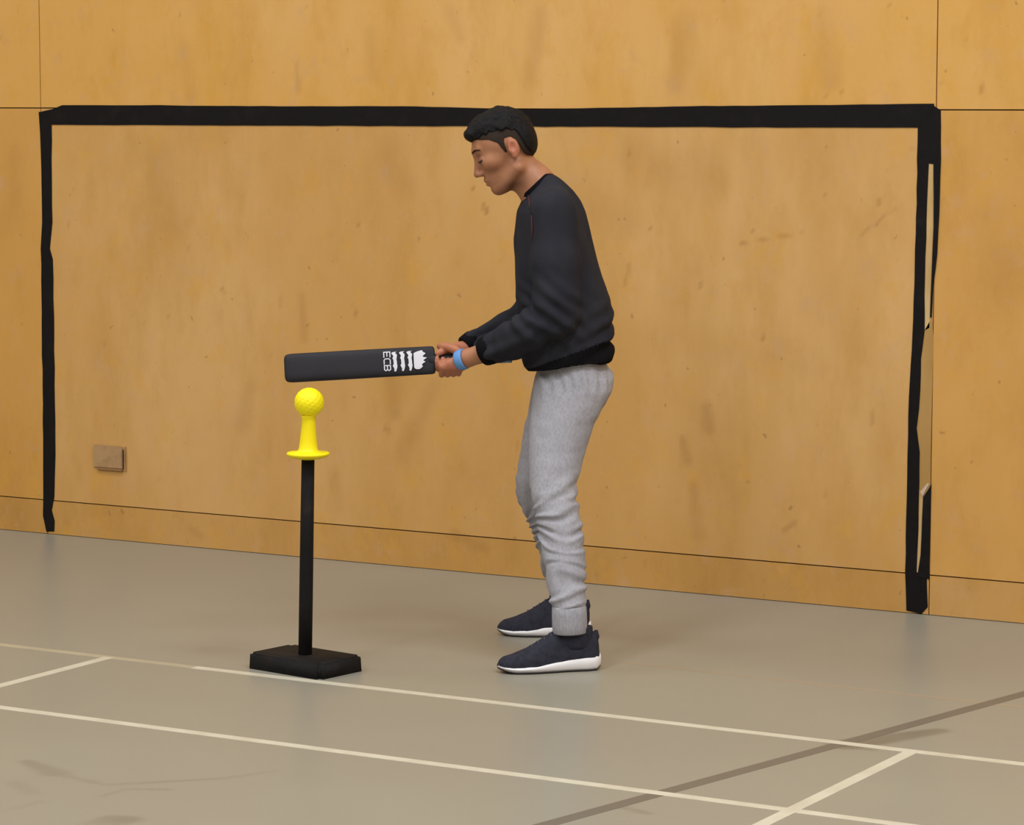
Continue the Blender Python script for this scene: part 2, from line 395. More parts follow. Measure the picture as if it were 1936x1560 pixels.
for i in range(4): bm.faces.new((vb[i], vb[(i + 1) % 4], vt[(i + 1) % 4], vt[i]))
bmesh.ops.recalc_face_normals(bm, faces=bm.faces[:])
bmesh.ops.bevel(bm, geom=[e for e in bm.edges if abs(e.verts[0].co.z - e.verts[1].co.z) > .02], offset=0.014, segments=4, affect='EDGES')
bmesh.ops.bevel(bm, geom=[e for e in bm.edges if e.verts[0].co.z > .03 and e.verts[1].co.z > .03], offset=0.006, segments=3, affect='EDGES')
bm_obj('base', bm, rubber, tee, smooth=True)
# lathe helper in tee space; axis leans as in the photo
dT = -sin(YAW) * cx + cos(YAW) * cy                       # depth of the tee
def tee_loc(px, py):
    dx, f, z = ray(px, py); t = dT / f
    u, d = dx * t, dT
    return np.array((u * RT[0] + d * FW[0] - cx, u * RT[1] + d * FW[1] - cy, CH + z * t))
pb, ptp = tee_loc(577, 1232), tee_loc(582.5, 858)
PXM = F_PX / dT
def lathe(name, prof, mat, parent, seg=48, axis=None, org=None):
    """prof: list of (radius, z)"""
    rs = []
    for r, z in prof:
        c = pb + (ptp - pb) * ((z - pb[2]) / (ptp[2] - pb[2])) if org is None else np.array((org[0], org[1], z))
        rs.append([(c[0] + r * cos(2 * pi * k / seg), c[1] + r * sin(2 * pi * k / seg), z) for k in range(seg)])
    return rings(name, rs, mat, parent)
zt = lambda py: float(tee_loc(580, py)[2])
lathe('pole', [(13.2 / PXM, T - .004), (13.2 / PXM, .2), (13.0 / PXM, .35), (12.4 / PXM, zt(866))], rubber, tee)
zf = zt(858)
lathe('cone_top', [(12.7 / PXM, zf - .016), (16 / PXM, zf - .0155), (28 / PXM, zf - .012), (36 / PXM, zf - .008), (40.5 / PXM, zf - .003), (41.2 / PXM, zf + .001), (39.5 / PXM, zf + .004),
      (33 / PXM, zf + .004), (24 / PXM, zf + .0055), (19.5 / PXM, zf + .009), (17.8 / PXM, zf + .016), (16.2 / PXM, zf + .035), (14.3 / PXM, zf + .065), (12.6 / PXM, zf + .092), (12.9 / PXM, zf + .100), (15.0 / PXM, zf + .107), (14.0 / PXM, zf + .109), (8 / PXM, zf + .101)], yellow, tee)
bc = tee_loc(584.5, 761); br = 28.2 / PXM
bw = np.array((cx, cy, 0)) + bc
ball_m = M('yellow_foam', (248, 230, 10), 0.55, 0.35).m
bm = bmesh.new(); bmesh.ops.create_icosphere(bm, subdivisions=5, radius=1.0)
gold = pi * (3 - 5 ** .5); ND = 150
dim = np.array([(cos(gold * i) * math.sqrt(1 - (1 - 2 * (i + .5) / ND) ** 2), sin(gold * i) * math.sqrt(1 - (1 - 2 * (i + .5) / ND) ** 2), 1 - 2 * (i + .5) / ND) for i in range(ND)])
vv = np.array([v.co for v in bm.verts]); dd = np.arccos(np.clip((vv @ dim.T).max(1), -1, 1))
rr = br * (1 - 0.035 * np.clip(1 - dd / 0.12, 0, 1) ** 1.0)
for v, r in zip(bm.verts, rr): v.co = v.co.normalized() * float(r)
ball = bm_obj('ball', bm, ball_m, None, smooth=True); ball.location = tuple(bw * S)
ball['label'] = 'dimpled bright yellow ball resting on the yellow cone of the tee'; ball['category'] = 'ball'

# ------------------------------------------------------------------ implicit surfaces
class Field:
    def __init__(s, axes, big=0.2):
        s.ax = [np.asarray(a, dtype=np.float32) for a in axes]
        s.F = np.full([len(a) for a in s.ax], big, dtype=np.float32)
    def sub(s, lo, hi):
        sl_ = tuple(slice(int(np.searchsorted(a, l)), int(np.searchsorted(a, h))) for a, l, h in zip(s.ax, lo, hi))
        if any(x.stop - x.start < 1 for x in sl_): return None, None
        g = np.meshgrid(*[a[q] for a, q in zip(s.ax, sl_)], indexing='ij', sparse=True)
        return sl_, g
    def merge(s, sl_, d, k, op):
        f = s.F[sl_]
        if op == 'add':
            if k > 0:
                h = np.maximum(k - np.abs(f - d), 0) / k
                s.F[sl_] = np.minimum(f, d) - h * h * k * .25
            else: s.F[sl_] = np.minimum(f, d)
        elif op == 'cut':
            d = -d
            h = np.maximum(k - np.abs(f - d), 0) / k
            s.F[sl_] = np.maximum(f, d) + h * h * k * .25
    def cap(s, a, b, ra, rb, k=.02, op='add', fl=(1, 1, 1)):
        """tapered capsule; fl squeezes the distance metric along the axes"""
        a = np.array(a, float); b = np.array(b, float); r = max(ra, rb) / min(fl) + 0.03 + k
        sl_, g = s.sub(np.minimum(a, b) - r, np.maximum(a, b) + r)
        if sl_ is None: return
        fl = np.array(fl); ab = (b - a) * fl; L = float(ab @ ab) + 1e-12
        p = [(g[i] - a[i]) * fl[i] for i in range(3)]
        t = np.clip((p[0] * ab[0] + p[1] * ab[1] + p[2] * ab[2]) / L, 0, 1)
        d = np.sqrt((p[0] - t * ab[0]) ** 2 + (p[1] - t * ab[1]) ** 2 + (p[2] - t * ab[2]) ** 2) - (ra + (rb - ra) * t)
        s.merge(sl_, d.astype(np.float32), k, op)
    def chain(s, pts, k=.02):
        for (a, ra), (b, rb) in zip(pts[:-1], pts[1:]): s.cap(a, b, ra, rb, k)
    def ell(s, c, r, k=.02, R=None, op='add'):
        c = np.array(c, float); r = np.array(r, float); R = np.eye(3) if R is None else np.array(R)
        e = np.sqrt(((R * r[None, :]) ** 2).sum(1)) + .02 + k
        sl_, g = s.sub(c - e, c + e)
        if sl_ is None: return
        p = [g[i] - c[i] for i in range(3)]
        q = [(p[0] * R[0][j] + p[1] * R[1][j] + p[2] * R[2][j]) for j in range(3)]
        k0 = np.sqrt(sum((q[j] / r[j]) ** 2 for j in range(3))); k1 = np.sqrt(sum((q[j] / r[j] ** 2) ** 2 for j in range(3))) + 1e-9
        s.merge(sl_, (k0 * (k0 - 1) / k1).astype(np.float32), k, op)
    def loft(s, rows, v, k=.02, scale=1.0, grow=0.0, capr=.012, pw_=2.0):
        """rows: (py, px front, px back, v centre, half width in v) - horizontal sections"""
        T_ = []
        for py, xf, xb, vc, hw in rows:
            a = J(xf, py, vc); b = J(xb, py, vc)
            T_.append((a[2], (a[0] + b[0]) / 2, (b[0] - a[0]) / 2 * scale + grow, vc, hw * scale + grow))
        T_.sort(); T_ = np.array(T_)
        zs = s.ax[2]; sl_, g = s.sub((T_[:, 1].min() - .3, -1, T_[0, 0] - .05), (T_[:, 1].max() + .3, 1, T_[-1, 0] + .05))
        z = g[2]; zz = z.ravel()
        # smooth interpolation of the table
        def ip(c):
            y = np.interp(zz, T_[:, 0], T_[:, c])
            return y.reshape(z.shape).astype(np.float32)
        cu, a, cv, b = ip(1), ip(2), ip(3), ip(4)
        x = (g[0] - cu); y = (g[1] - cv)
        if pw_ == 2.0:
            k0 = np.sqrt((x / a) ** 2 + (y / b) ** 2)
        else:
            k0 = (np.abs(x / a) ** pw_ + np.abs(y / b) ** pw_) ** (1 / pw_)
        k1 = np.sqrt((x / a ** 2) ** 2 + (y / b ** 2) ** 2) + 1e-9
        d = np.where(k0 < .3, (k0 - 1) * np.minimum(a, b), k0 * (k0 - 1) / k1)
        dz = np.maximum(T_[0, 0] - z, z - T_[-1, 0]).astype(np.float32)
        h = np.maximum(capr - np.abs(d - dz), 0) / capr
        d = np.maximum(d, dz) + h * h * capr * .25
        s.merge(sl_, d.astype(np.float32), k, 'add')
    def half(s, p, n, k=.006):
        """keep only the side opposite to n"""
        n = np.array(n, float) / np.linalg.norm(n)
        g = np.meshgrid(*s.ax, indexing='ij', sparse=True)
        d = ((g[0] - p[0]) * n[0] + (g[1] - p[1]) * n[1] + (g[2] - p[2]) * n[2]).astype(np.float32)
        h = np.maximum(k - np.abs(s.F - d), 0) / k
        s.F = np.maximum(s.F, d) + h * h * k * .25
    def nets(s):
        F = s.F; I = F < 0
        c = I[:-1, :-1, :-1].astype(np.int8)
        n = np.zeros(c.shape, np.int8)
        for dx in (0, 1):
            for dy in (0, 1):
                for dz in (0, 1):
                    n += I[dx:I.shape[0] - 1 + dx, dy:I.shape[1] - 1 + dy, dz:I.shape[2] - 1 + dz]
        act = (n > 0) & (n < 8)
        ci = np.argwhere(act); vid = np.full(act.shape, -1, np.int32); vid[act] = np.arange(len(ci))
        acc = np.zeros((len(ci), 3)); cnt = np.zeros(len(ci))
        offs = [(dx, dy, dz) for dx in (0, 1) for dy in (0, 1) for dz in (0, 1)]
        val = {o: F[ci[:, 0] + o[0], ci[:, 1] + o[1], ci[:, 2] + o[2]].astype(np.float64) for o in offs}
        for o in offs:
            for ax in range(3):
                if o[ax]: continue
                q = list(o); q[ax] = 1; q = tuple(q)
                a, b = val[o], val[q]; m = (a < 0) != (b < 0)
                t = np.where(m, a / np.where(m, a - b, 1), 0)
                p = np.tile(np.array(o, float), (len(ci), 1)); p[:, ax] = t
                acc[m] += p[m]; cnt[m] += 1
        fr = acc / cnt[:, None]; V = np.empty((len(ci), 3))
        for k in range(3):
            a = s.ax[k].astype(np.float64); V[:, k] = a[ci[:, k]] * (1 - fr[:, k]) + a[ci[:, k] + 1] * fr[:, k]
        Q = []
        for ax in range(3):
            sl0 = [slice(None)] * 3; sl1 = [slice(None)] * 3; sl0[ax] = slice(0, -1); sl1[ax] = slice(1, None)
            A_, B_ = I[tuple(sl0)], I[tuple(sl1)]
            e = np.argwhere(A_ != B_); o1, o2 = [(1, 2), (2, 0), (0, 1)][ax]
            e = e[(e[:, o1] > 0) & (e[:, o2] > 0) & (e[:, o1] < F.shape[o1] - 1) & (e[:, o2] < F.shape[o2] - 1)]
            d1 = np.zeros(3, int); d1[o1] = 1; d2 = np.zeros(3, int); d2[o2] = 1
            g = lambda c: vid[c[:, 0], c[:, 1], c[:, 2]]
            q = np.stack([g(e - d1 - d2), g(e - d2), g(e), g(e - d1)], 1)
            ins = I[e[:, 0], e[:, 1], e[:, 2]]
            q[~ins] = q[~ins][:, ::-1]; Q.append(q)
        Q = np.concatenate(Q); Q = Q[(Q >= 0).all(1)]
        return V, Q
def normals(V, Q):
    n = np.cross(V[Q[:, 2]] - V[Q[:, 0]], V[Q[:, 3]] - V[Q[:, 1]]); N = np.zeros_like(V)
    for k in range(4): np.add.at(N, Q[:, k], n)
    return N / (np.linalg.norm(N, axis=1)[:, None] + 1e-12)
def relax(V, Q, it=2, w_=.5):
    for _ in range(it):
        s_ = np.zeros_like(V); c = np.zeros(len(V))
        for k in range(4):
            np.add.at(s_, Q[:, k], V[Q[:, (k + 1) % 4]]); np.add.at(s_, Q[:, k], V[Q[:, (k + 3) % 4]]); np.add.at(c, Q[:, k], 2)
        V = V * (1 - w_) + w_ * s_ / np.maximum(c, 1)[:, None]
    return V
def pieces(segs):
    out = [np.arange(a, b, h) for a, b, h in segs]; return np.concatenate(out)

# ------------------------------------------------------------------ the batter
pr = np.array((U0 * RT[0] + D0 * FW[0], U0 * RT[1] + D0 * FW[1]))
person = thing('person', 'person in a black sweatshirt and grey joggers bending forward with a black bat', 'person', (pr[0], pr[1], 0), YAW)

skn = M('skin', (170, 117, 86), 0.5, 0.4)
skn.b.inputs['Subsurface Weight'].default_value = 0.08; skn.b.inputs['Subsurface Radius'].default_value = (.02, .008, .004)
skn.tint(skn.ramp(skn.noise(25), .4, .7), (152, 98, 70), .5)
skn.tint(skn.attr('red'), (176, 92, 70), .6); skn.tint(skn.attr('stubble_shade'), (92, 56, 38), .8)
skin = skn.m
hr = M('black_hair', (11, 9, 12), 0.65, 0.22); hr.bump(hr.noise(140, (1, 1, 3), 3), .7, .004); hair_m = hr.m
fdm = M('clipped_hair', (54, 44, 38), 0.9, 0.12); fdm.tint(fdm.ramp(fdm.noise(220), .4, .7), (40, 33, 32), .6); fade_m = fdm.m
sw = M('charcoal_fleece', (44, 44, 50), 0.95, 0.12); sw.tint(sw.ramp(sw.noise(6), .42, .7), (33, 34, 44), .7); sw.bump(sw.noise(260), .3, .002); sweat_m = sw.m
rb_ = M('black_rib', (17, 16, 19), 0.95, 0.1); rib_m = rb_.m
jg = M('grey_marl_jersey', (162, 160, 167), 0.95, 0.1)
jg.tint(jg.ramp(jg.noise(160, (1, 1, .5), 2), .42, .7), (134, 131, 139), .6); jg.tint(jg.ramp(jg.noise(5), .4, .7), (146, 144, 153), .5); jg.bump(jg.noise(300), .25, .002); jog_m = jg.m
redm = M('dark_red_trim', (84, 26, 28), 0.8).m
bandm = M('blue_wristband', (92, 142, 200), 0.6).m

HP = math.radians(24.0); HS = 1.0
HO = np.array(J(962, 281, 0.0))
HR = np.array([[-cos(HP), 0, -sin(HP)], [0, -1, 0], [-sin(HP), 0, cos(HP)]])   # columns: head x (face), head y, head z
def hp(x, y, z): return HO + HS * (HR @ np.array((x, y, z)))
def rotm(deg, ax='y'):                                                      # extra rotation in head space
    a = radians(deg); c, s_ = cos(a), sin(a)
    return {'y': np.array([[c, 0, s_], [0, 1, 0], [-s_, 0, c]]), 'z': np.array([[c, -s_, 0], [s_, c, 0], [0, 0, 1]]), 'x': np.array([[1, 0, 0], [0, c, -s_], [0, s_, c]])}[ax]
def hell(F, c, r, k=.015, op='add', R=None):
    F.ell(hp(*c), np.array(r) * HS, k, HR if R is None else HR @ R, op)
def hcap(F, a, b, ra, rb, k=.01, op='add'): F.cap(hp(*a), hp(*b), ra * HS, rb * HS, k, op)

TORSO = [(330, 1022, 1052, 0, .055), (345, 1012, 1068, 0, .085), (360, 1001, 1083, 0, .125), (380, 984, 1095, 0, .155), (400, 976, 1104, 0, .170), (450, 972, 1118, 0, .178), (520, 973, 1138, 0, .172),
         (570, 975, 1153, 0, .175), (600, 979, 1158, 0, .178), (640, 982, 1156, 0, .182), (670, 986, 1160, 0, .182), (720, 998, 1163, 0, .18)]
NLEG = [(712, 1014, 1158, -.080, .088), (740, 1007, 1157, -.09, .1), (770, 1003, 1140, -.105, .1), (800, 1000, 1123, -.125, .093), (850, 998, 1109, -.15, .084), (900, 999, 1096, -.18, .075), (930, 1001, 1091, -.20, .070),
        (960, 1007, 1096, -.215, .067), (1000, 1018, 1101, -.235, .063), (1060, 1029, 1105, -.27, .058), (1110, 1037, 1106, -.295, .053), (1140, 1041, 1107, -.31, .049), (1152, 1045, 1106, -.315, .045)]
FLEG = [(712, 1012, 1158, .080, .088), (740, 1004, 1157, .09, .1), (780, 998, 1136, .11, .098), (820, 990, 1112, .135, .09), (870, 982, 1090, .165, .082), (905, 976, 1075, .178, .075), (930, 975, 1068, .19, .071), (950, 980, 1066, .197, .068), (975, 991, 1068, .204, .065),
        (1010, 1005, 1074, .212, .061), (1060, 1020, 1082, .222, .056), (1100, 1030, 1086, .228, .051), (1130, 1036, 1087, .230, .047), (1142, 1040, 1086, .231, .045)]
nSh, nEl, nWr = J(1045, 400, -.148), J(1054, 600, -.198), J(884, 677, -.055)
fSh, fEl, fWr = J(1032, 400, .148), J(1005, 600, .195), J(868, 664, .035)

# -------- body: one continuous surface (head, neck, arms, hands, trunk, legs, feet)
ax_u = pieces([(-.42, -.37, .004), (-.37, -.25, .0019), (-.25, -.03, .0024), (-.03, .2, .0045)])
ax_v = pieces([(-.45, -.12, .0048), (-.12, .09, .0021), (.09, .45, .0048)])
zh0, zh1 = J(0, 720)[2], J(0, 640)[2]
zf0 = J(0, 385)[2]
ax_z = pieces([(-.005, zh0, .0055), (zh0, zh1, .0019), (zh1, zf0, .0055), (zf0, CH + .06, .0022)])
B = Field([ax_u, ax_v, ax_z])
# cranium and face
hell(B, (.002, 0, .030), (.087, .073, .082), .0)
hell(B, (.034, 0, .035), (.058, .060, .060), .02)
hell(B, (.042, 0, -.020), (.055, .052, .060), .025)
hell(B, (.050, 0, -.064), (.046, .040, .044), .02)
hcap(B, (.055, .024, -.092), (-.002, .054, -.058), .016, .019, .025)
hcap(B, (.055, -.024, -.092), (-.002, -.054, -.058), .016, .019, .025)
hcap(B, (.075, .010, -.092), (.075, -.010, -.092), .018, .018, .015)
hcap(B, (.075, .036, .031), (.085, 0, .029), .012, .013, .014)
hcap(B, (.075, -.036, .031), (.085, 0, .029), .012, .013, .014)
hell(B, (.079, 0, -.062), (.019, .027, .021), .012)
for s_ in (1, -1):
    hell(B, (.099, s_ * .040, .010), (.0165, .020, .0110), .008, 'cut')
    hell(B, (.0765, s_ * .033, .003), (.0140, .0165, .0125), .003)
    hell(B, (.060, s_ * .045, -.014), (.024, .019, .019), .022)
    hell(B, (.102, s_ * .0130, -.0345), (.0120, .0085, .0085), .004)
    hell(B, (.108, s_ * .0105, -.0425), (.0070, .0050, .0042), .002, 'cut')
    # ear
    er = rotm(s_ * 16, 'z') @ rotm(-8, 'y')
    hell(B, (-.0145, s_ * .074, -.002), (.0170, .0080, .0265), .005, 'add', er)
    hell(B, (-.0125, s_ * .083, .003), (.0095, .0062, .0140), .004, 'cut', er)
    hell(B, (-.002, s_ * .075, -.006), (.005, .006, .007), .004)
    hell(B, (-.008, s_ * .076, -.024), (.0075, .005, .0085), .005)
hcap(B, (.092, 0, .016), (.1110, 0, -.026), .0078, .0092, .012)
hell(B, (.1130, 0, -.0310), (.0098, .0100, .0090), .005)
hell(B, (.0960, 0, -.0560), (.0080, .021, .0055), .004)
hell(B, (.0935, 0, -.0695), (.0080, .018, .0060), .004)
hcap(B, (.1055, .012, -.0628), (.1055, -.012, -.0628), .0030, .0030, .004, 'cut')
for s_ in (1, -1): hcap(B, (.1050, s_ * .012, -.0628), (.0955, s_ * .0275, -.0655), .0026, .0022, .004, 'cut')
hell(B, (.1000, 0, -.0805), (.0070, .018, .0045), .006, 'cut')
# neck and trunk
B.cap(J(974, 304), J(1013, 349), .045, .051, .025)
B.cap(J(1010, 346), J(1030, 380), .050, .058, .03)
B.loft([(a, b + 8, c - 8, d, e) for a, b, c, d, e in TORSO[1:-1]], 0, .03, .86)
B.chain([(nSh, .05), (J(1048, 500, -.18), .044), (nEl, .038)], .02)
B.chain([(nEl, .038), (J(1000, 632, -.165), .034), (J(935, 661, -.095), .0295), (nWr, .0260)], .015)
B.chain([(fSh, .05), (J(1020, 500, .18), .044), (fEl, .038)], .02)
B.chain([(fEl, .038), (J(960, 624, .14), .030), (J(900, 650, .06), .0255), (fWr, .0230)], .015)
B.loft([(py, xf + 18, xb - 18, vc, hw - .022) for py, xf, xb, vc, hw in NLEG[2:]], 0, .02, .93)
B.loft([(py, xf + 18, xb - 18, vc, hw - .022) for py, xf, xb, vc, hw in FLEG[2:]], 0, .02, .93)
def foot(c, yaw, zoff=0):
    d = np.array((-cos(yaw), -sin(yaw))); c = np.array(c)
    p = lambda a, z: (c[0] + d[0] * a, c[1] + d[1] * a, z)
    B.cap(p(-.002, .17), p(-.004, .075), .022, .018, .005); B.cap(p(-.010, .056), p(.06, .046), .018, .016, .005); B.cap(p(.06, .046), p(.105, .040), .016, .010, .005)
nA = J(1077, 1180, -.31); fA = J(1062, 1150, .231)
NY, FY = radians(13), radians(-9)
foot((nA[0] + .005, nA[1]), NY); foot((fA[0] + .005, fA[1]), FY)
# hands round the handle
h0, h1 = np.array(J(818, 681, -.01)), np.array(J(968, 674, -.01))          # handle axis
ha = (h1 - h0) / np.linalg.norm(h1 - h0)
e_z = np.array((0, 0, 1.)) - ha * ha[2]; e_z /= np.linalg.norm(e_z); e_v = np.cross(e_z, ha); e_v = e_v if e_v[1] > 0 else -e_v
def hc(px, phi, r):
    """point round the handle: along it by picture column, phi 0 = far side, 90 top, 180 near side, 270 underneath"""
    t = (px - 818) / 150 * np.linalg.norm(h1 - h0)
    a = radians(phi)
    return h0 + ha * t + r * (cos(a) * e_v + sin(a) * e_z)
def finger(path, r0, r1, k=.004):
    n = len(path)
    # fill in arc points
    pts = []
    for i in range(n - 1):
        (x0, p0, q0), (x1, p1, q1) = path[i], path[i + 1]
        for j in range(3): t = j / 3; pts.append(hc(x0 + (x1 - x0) * t, p0 + (p1 - p0) * t, q0 + (q1 - q0) * t))
    pts.append(hc(*path[-1]))
    m = len(pts) - 1
    for i in range(m):
        B.cap(pts[i], pts[i + 1], r0 + (r1 - r0) * i / m, r0 + (r1 - r0) * (i + 1) / m, k if i else .008)
# right hand (far side of the handle), close to the blade
for i, px in enumerate((829, 840, 850, 860)):
    r_ = (.0080, .0083, .0080, .0070)[i]
    finger([(px + 5, -25, .034), (px, -75, .0265), (px - 1, -130, .0255), (px - 2, -195 + 6 * i, .0250)], r_ + .0012, r_ - .0012)
B.chain([(hc(835, -14, .034), .0125), (hc(850, 10, .034), .0140), (hc(864, 28, .034), .0155), (fWr, .0235)], .012)
B.chain([(hc(846, -20, .034), .0115), (hc(862, 0, .034), .0130), (fWr, .0200)], .012)
finger([(862, 60, .034), (850, 88, .0285), (838, 112, .0270), (829, 130, .0260)], .0110, .0078)
# left hand (near side) folded over it
for i, px in enumerate((834, 845, 856, 866)):
    r_ = (.0082, .0086, .0083, .0073)[i]
    finger([(px + 4, 208, .042), (px, 250, .0430), (px - 1, 292, .0430), (px - 2, 335 - 5 * i, .0420)], r_ + .0014, r_ - .0012, .0025)
B.chain([(hc(836, 205, .040), .0100), (hc(852, 192, .041), .0120), (hc(868, 178, .042), .0150), (nWr, .0235)], .010)
B.chain([(hc(846, 211, .040), .0100), (hc(860, 204, .041), .0120), (hc(874, 195, .040), .0150), (nWr, .0220)], .010)
B.chain([(hc(866, 214, .038), .0090), (hc(876, 200, .038), .0120), (nWr, .0180)], .010)
finger([(866, 140, .042), (852, 118, .0400), (840, 100, .0400), (832, 84, .0390)], .0120, .0080, .006)
V, Q = B.nets(); V = relax(V, Q, 2, .4)
body = mesh_obj('body', V, Q, skin, person)
# skin colour attributes: ear, cheeks, lips and hands redder; jaw stubble, plus shade painted into face creases
hv = ((V - HO) @ HR) / HS
red = np.zeros(len(V)); stb_shade = np.zeros(len(V))
g = lambda c, r: np.exp(-(((hv - np.array(c)) / np.array(r)) ** 2).sum(1))
for s_ in (1, -1): red += .9 * g((-.0135, s_ * .08, -.003), (.022, .014, .034)) + .35 * g((.06, s_ * .045, -.02), (.025, .025, .022))
red += .9 * g((.102, 0, -.062), (.012, .018, .012)) + .3 * g((.118, 0, -.032), (.012, .014, .012))
hd = np.linalg.norm(V - (h0 + ha * .06), axis=1); red += .55 * np.clip(1 - (hd - .06) / .03, 0, 1)
for s_ in (1, -1):
    stb_shade += .95 * g((.030, s_ * .045, -.100), (.045, .03, .018)) + .25 * g((-.03, s_ * .07, -.02), (.016, .02, .02))
for s_ in (1, -1): stb_shade += .55 * g((.086, s_ * .036, .006), (.016, .018, .014)) + .3 * g((.104, s_ * .017, -.047), (.010, .010, .008)) + .35 * g((.095, s_ * .026, -.064), (.010, .008, .006))  # shade painted into eye sockets, nostril folds and mouth corners
stb_shade += .45 * g((.09, 0, -.098), (.02, .03, .016)) + .4 * g((.103, 0, -.048), (.012, .022, .005))
set_attr(body, 'red', np.clip(red, 0, 1)); set_attr(body, 'stubble_shade', np.clip(stb_shade, 0, 1))

# eyebrows, eyelid lines, eyes
def tube(name, pts, rad, mat, parent, seg=8):
    rs = []
    pts = [np.array(p, float) for p in pts]
    for i, p in enumerate(pts):
        d = pts[min(i + 1, len(pts) - 1)] - pts[max(i - 1, 0)]; d /= np.linalg.norm(d)
        up = np.array((0, 0, 1.)) if abs(d[2]) < .9 else np.array((0, 1., 0)); a = np.cross(d, up); a /= np.linalg.norm(a); b = np.cross(d, a)
        r = rad[i] if isinstance(rad, (list, tuple)) else rad
        rs.append([tuple(p + r * (cos(2 * pi * k / seg) * a + sin(2 * pi * k / seg) * b)) for k in range(seg)])
    return rings(name, rs, mat, parent)
brow_m = M('brow_hair', (52, 34, 26), 0.9, 0.1).m
white_eye = M('eye_white', (200, 188, 176), 0.25).m; lash = M('lash_line', (38, 24, 20), 0.8).m
def surf(y, z, x0=.13):                                   # march from the front onto the face surface
    best = None
    for x in np.arange(x0, .03, -.0008):
        p = hp(x, y, z); i = [min(max(int(np.searchsorted(a, c)), 0), len(a) - 1) for a, c in zip(B.ax, p)]
        if B.F[i[0], i[1], i[2]] < 0: return x
    return .05
for s_ in (1, -1):
    ys_ = [.014, .025, .036, .046, .054]
    pts = [hp(surf(s_ * y, .030 + dz) + .0006, s_ * y, .030 + dz) for y, dz in zip(ys_, (0, .003, .0045, .004, 0))]
    tube('eyebrow', pts, [.0016, .0024, .0027, .0024, .0014], brow_m, body)
    pts = [hp(surf(s_ * y, .001 + dz) + .0001, s_ * y, .001 + dz) for y, dz in zip((.018, .028, .038, .047, .054), (0, -.0025, -.0035, -.002, .001))]
    tube('eyelashes', pts, [.0010, .0020, .0026, .0027, .0017], lash, body)
    pts = [hp(surf(s_ * y, -.0015 + dz) - .0005, s_ * y, -.0015 + dz) for y, dz in zip((.022, .028, .034, .040), (-.001, -.003, -.0035, -.001))]
    tube('eye', pts, [.0010, .0018, .0018, .0010], white_eye, body)

# -------- hair
G = Field([np.arange(HO[0] - .16, HO[0] + .14, .0022), np.arange(-.11, .11, .0024), np.arange(HO[2] - .09, HO[2] + .17, .0022)])
hell(G, (.003, 0, .037), (.0910, .0785, .0885), .0)
hell(G, (.040, 0, .078), (.052, .062, .040), .015)
hell(G, (.078, .003, .083), (.024, .048, .018), .012)
hell(G, (-.034, 0, .010), (.054, .073, .064), .015)
# cut away the face, the clipped sides and the ear region
def hhalf(F, p, n, k=.008): F.half(hp(*p), HR @ np.array(n), k)
Gx = np.meshgrid(*G.ax, indexing='ij', sparse=False)
PH = np.stack([Gx[0] - HO[0], Gx[1], Gx[2] - HO[2]], -1).reshape(-1, 3) @ HR / HS
x_, y_, z_ = PH[:, 0], PH[:, 1], PH[:, 2]
# lower limit of the long hair as a function of x: high over the temple, down at the nape
low = np.interp(x_, [-.11, -.060, -.050, -.045, -.040, -.016, .024, .050, .068, .085, .11], [-.050, -.047, -.015, .020, .040, .057, .064, .064, .060, .062, .066])
low = low + .003 * np.sin(x_ * 260)
dcut = (low - z_).reshape(G.F.shape).astype(np.float32)
k = .007; h = np.maximum(k - np.abs(G.F - dcut), 0) / k; G.F = np.maximum(G.F, dcut) + h * h * k * .25
V, Q = G.nets(); V = relax(V, Q, 1, .4); N = normals(V, Q); hv = ((V - HO) @ HR) / HS
nn = vnoise(np.stack([hv[:, 0] * 55, hv[:, 1] * 110, hv[:, 2] * 55], 1)) * .0035 + vnoise(np.stack([hv[:, 0] * 150, hv[:, 1] * 240, hv[:, 2] * 150], 1), 3) * .0014
V = V + N * (nn * np.clip((hv[:, 2] + .01) / .06, .2, 1))[:, None]
hair = mesh_obj('hair', V, Q, hair_m, person); hair['label'] = 'short black hair swept forward, long on top'
G2 = Field([np.arange(HO[0] - .16, HO[0] + .14, .0022), np.arange(-.11, .11, .0024), np.arange(HO[2] - .09, HO[2] + .17, .0022)])
hell(G2, (.002, 0, .030), (.0890, .0750, .0840), .0); hell(G2, (.034, 0, .035), (.0597, .0617, .0617), .02); hell(G2, (.042, 0, -.020), (.0567, .0537, .0617), .025); hell(G2, (-.033, 0, .0), (.047, .060, .052), .02)
low = np.interp(x_, [-.11, -.060, -.045, -.036, -.032, -.020, -.002, .003, .007, .013, .018, .022, .041, .066, .08], [-.055, -.050, -.040, -.030, .0, .030, .034, .028, -.006, -.006, .012, .028, .046, .056, .068])
dcut = (low - z_).reshape(G2.F.shape).astype(np.float32); G2.F = np.maximum(G2.F, dcut)
V, Q = G2.nets(); V = relax(V, Q, 1, .4)
fade = mesh_obj('clipped_side', V, Q, fade_m, hair)

# -------- sweatshirt
W_ = Field([np.arange(-.36, .22, .0046), np.arange(-.33, .33, .0052), np.arange(J(0, 715)[2], J(0, 315)[2], .0046)])
W_.loft(TORSO, 0, .02, 1.0, 0.0, .02, 2.3)
cfN = [np.array(J(938, 657, -.10)), np.array(J(884, 677, -.055))]
W_.chain([(nSh, .066), (J(1050, 500, -.184), .060), (J(1052, 560, -.198), .057), (nEl, .054)], .035)
W_.chain([(nEl, .054), (J(1005, 622, -.175), .050), (J(968, 643, -.13), .049), (cfN[0], .044)], .02)
W_.chain([(fSh, .064), (J(1018, 500, .18), .058), (fEl, .052)], .035)
W_.chain([(fEl, .052), (J(960, 622, .14), .045), (J(900, 646, .06), .037)], .02)
cdN = cfN[1] - cfN[0]; cdN /= np.linalg.norm(cdN)
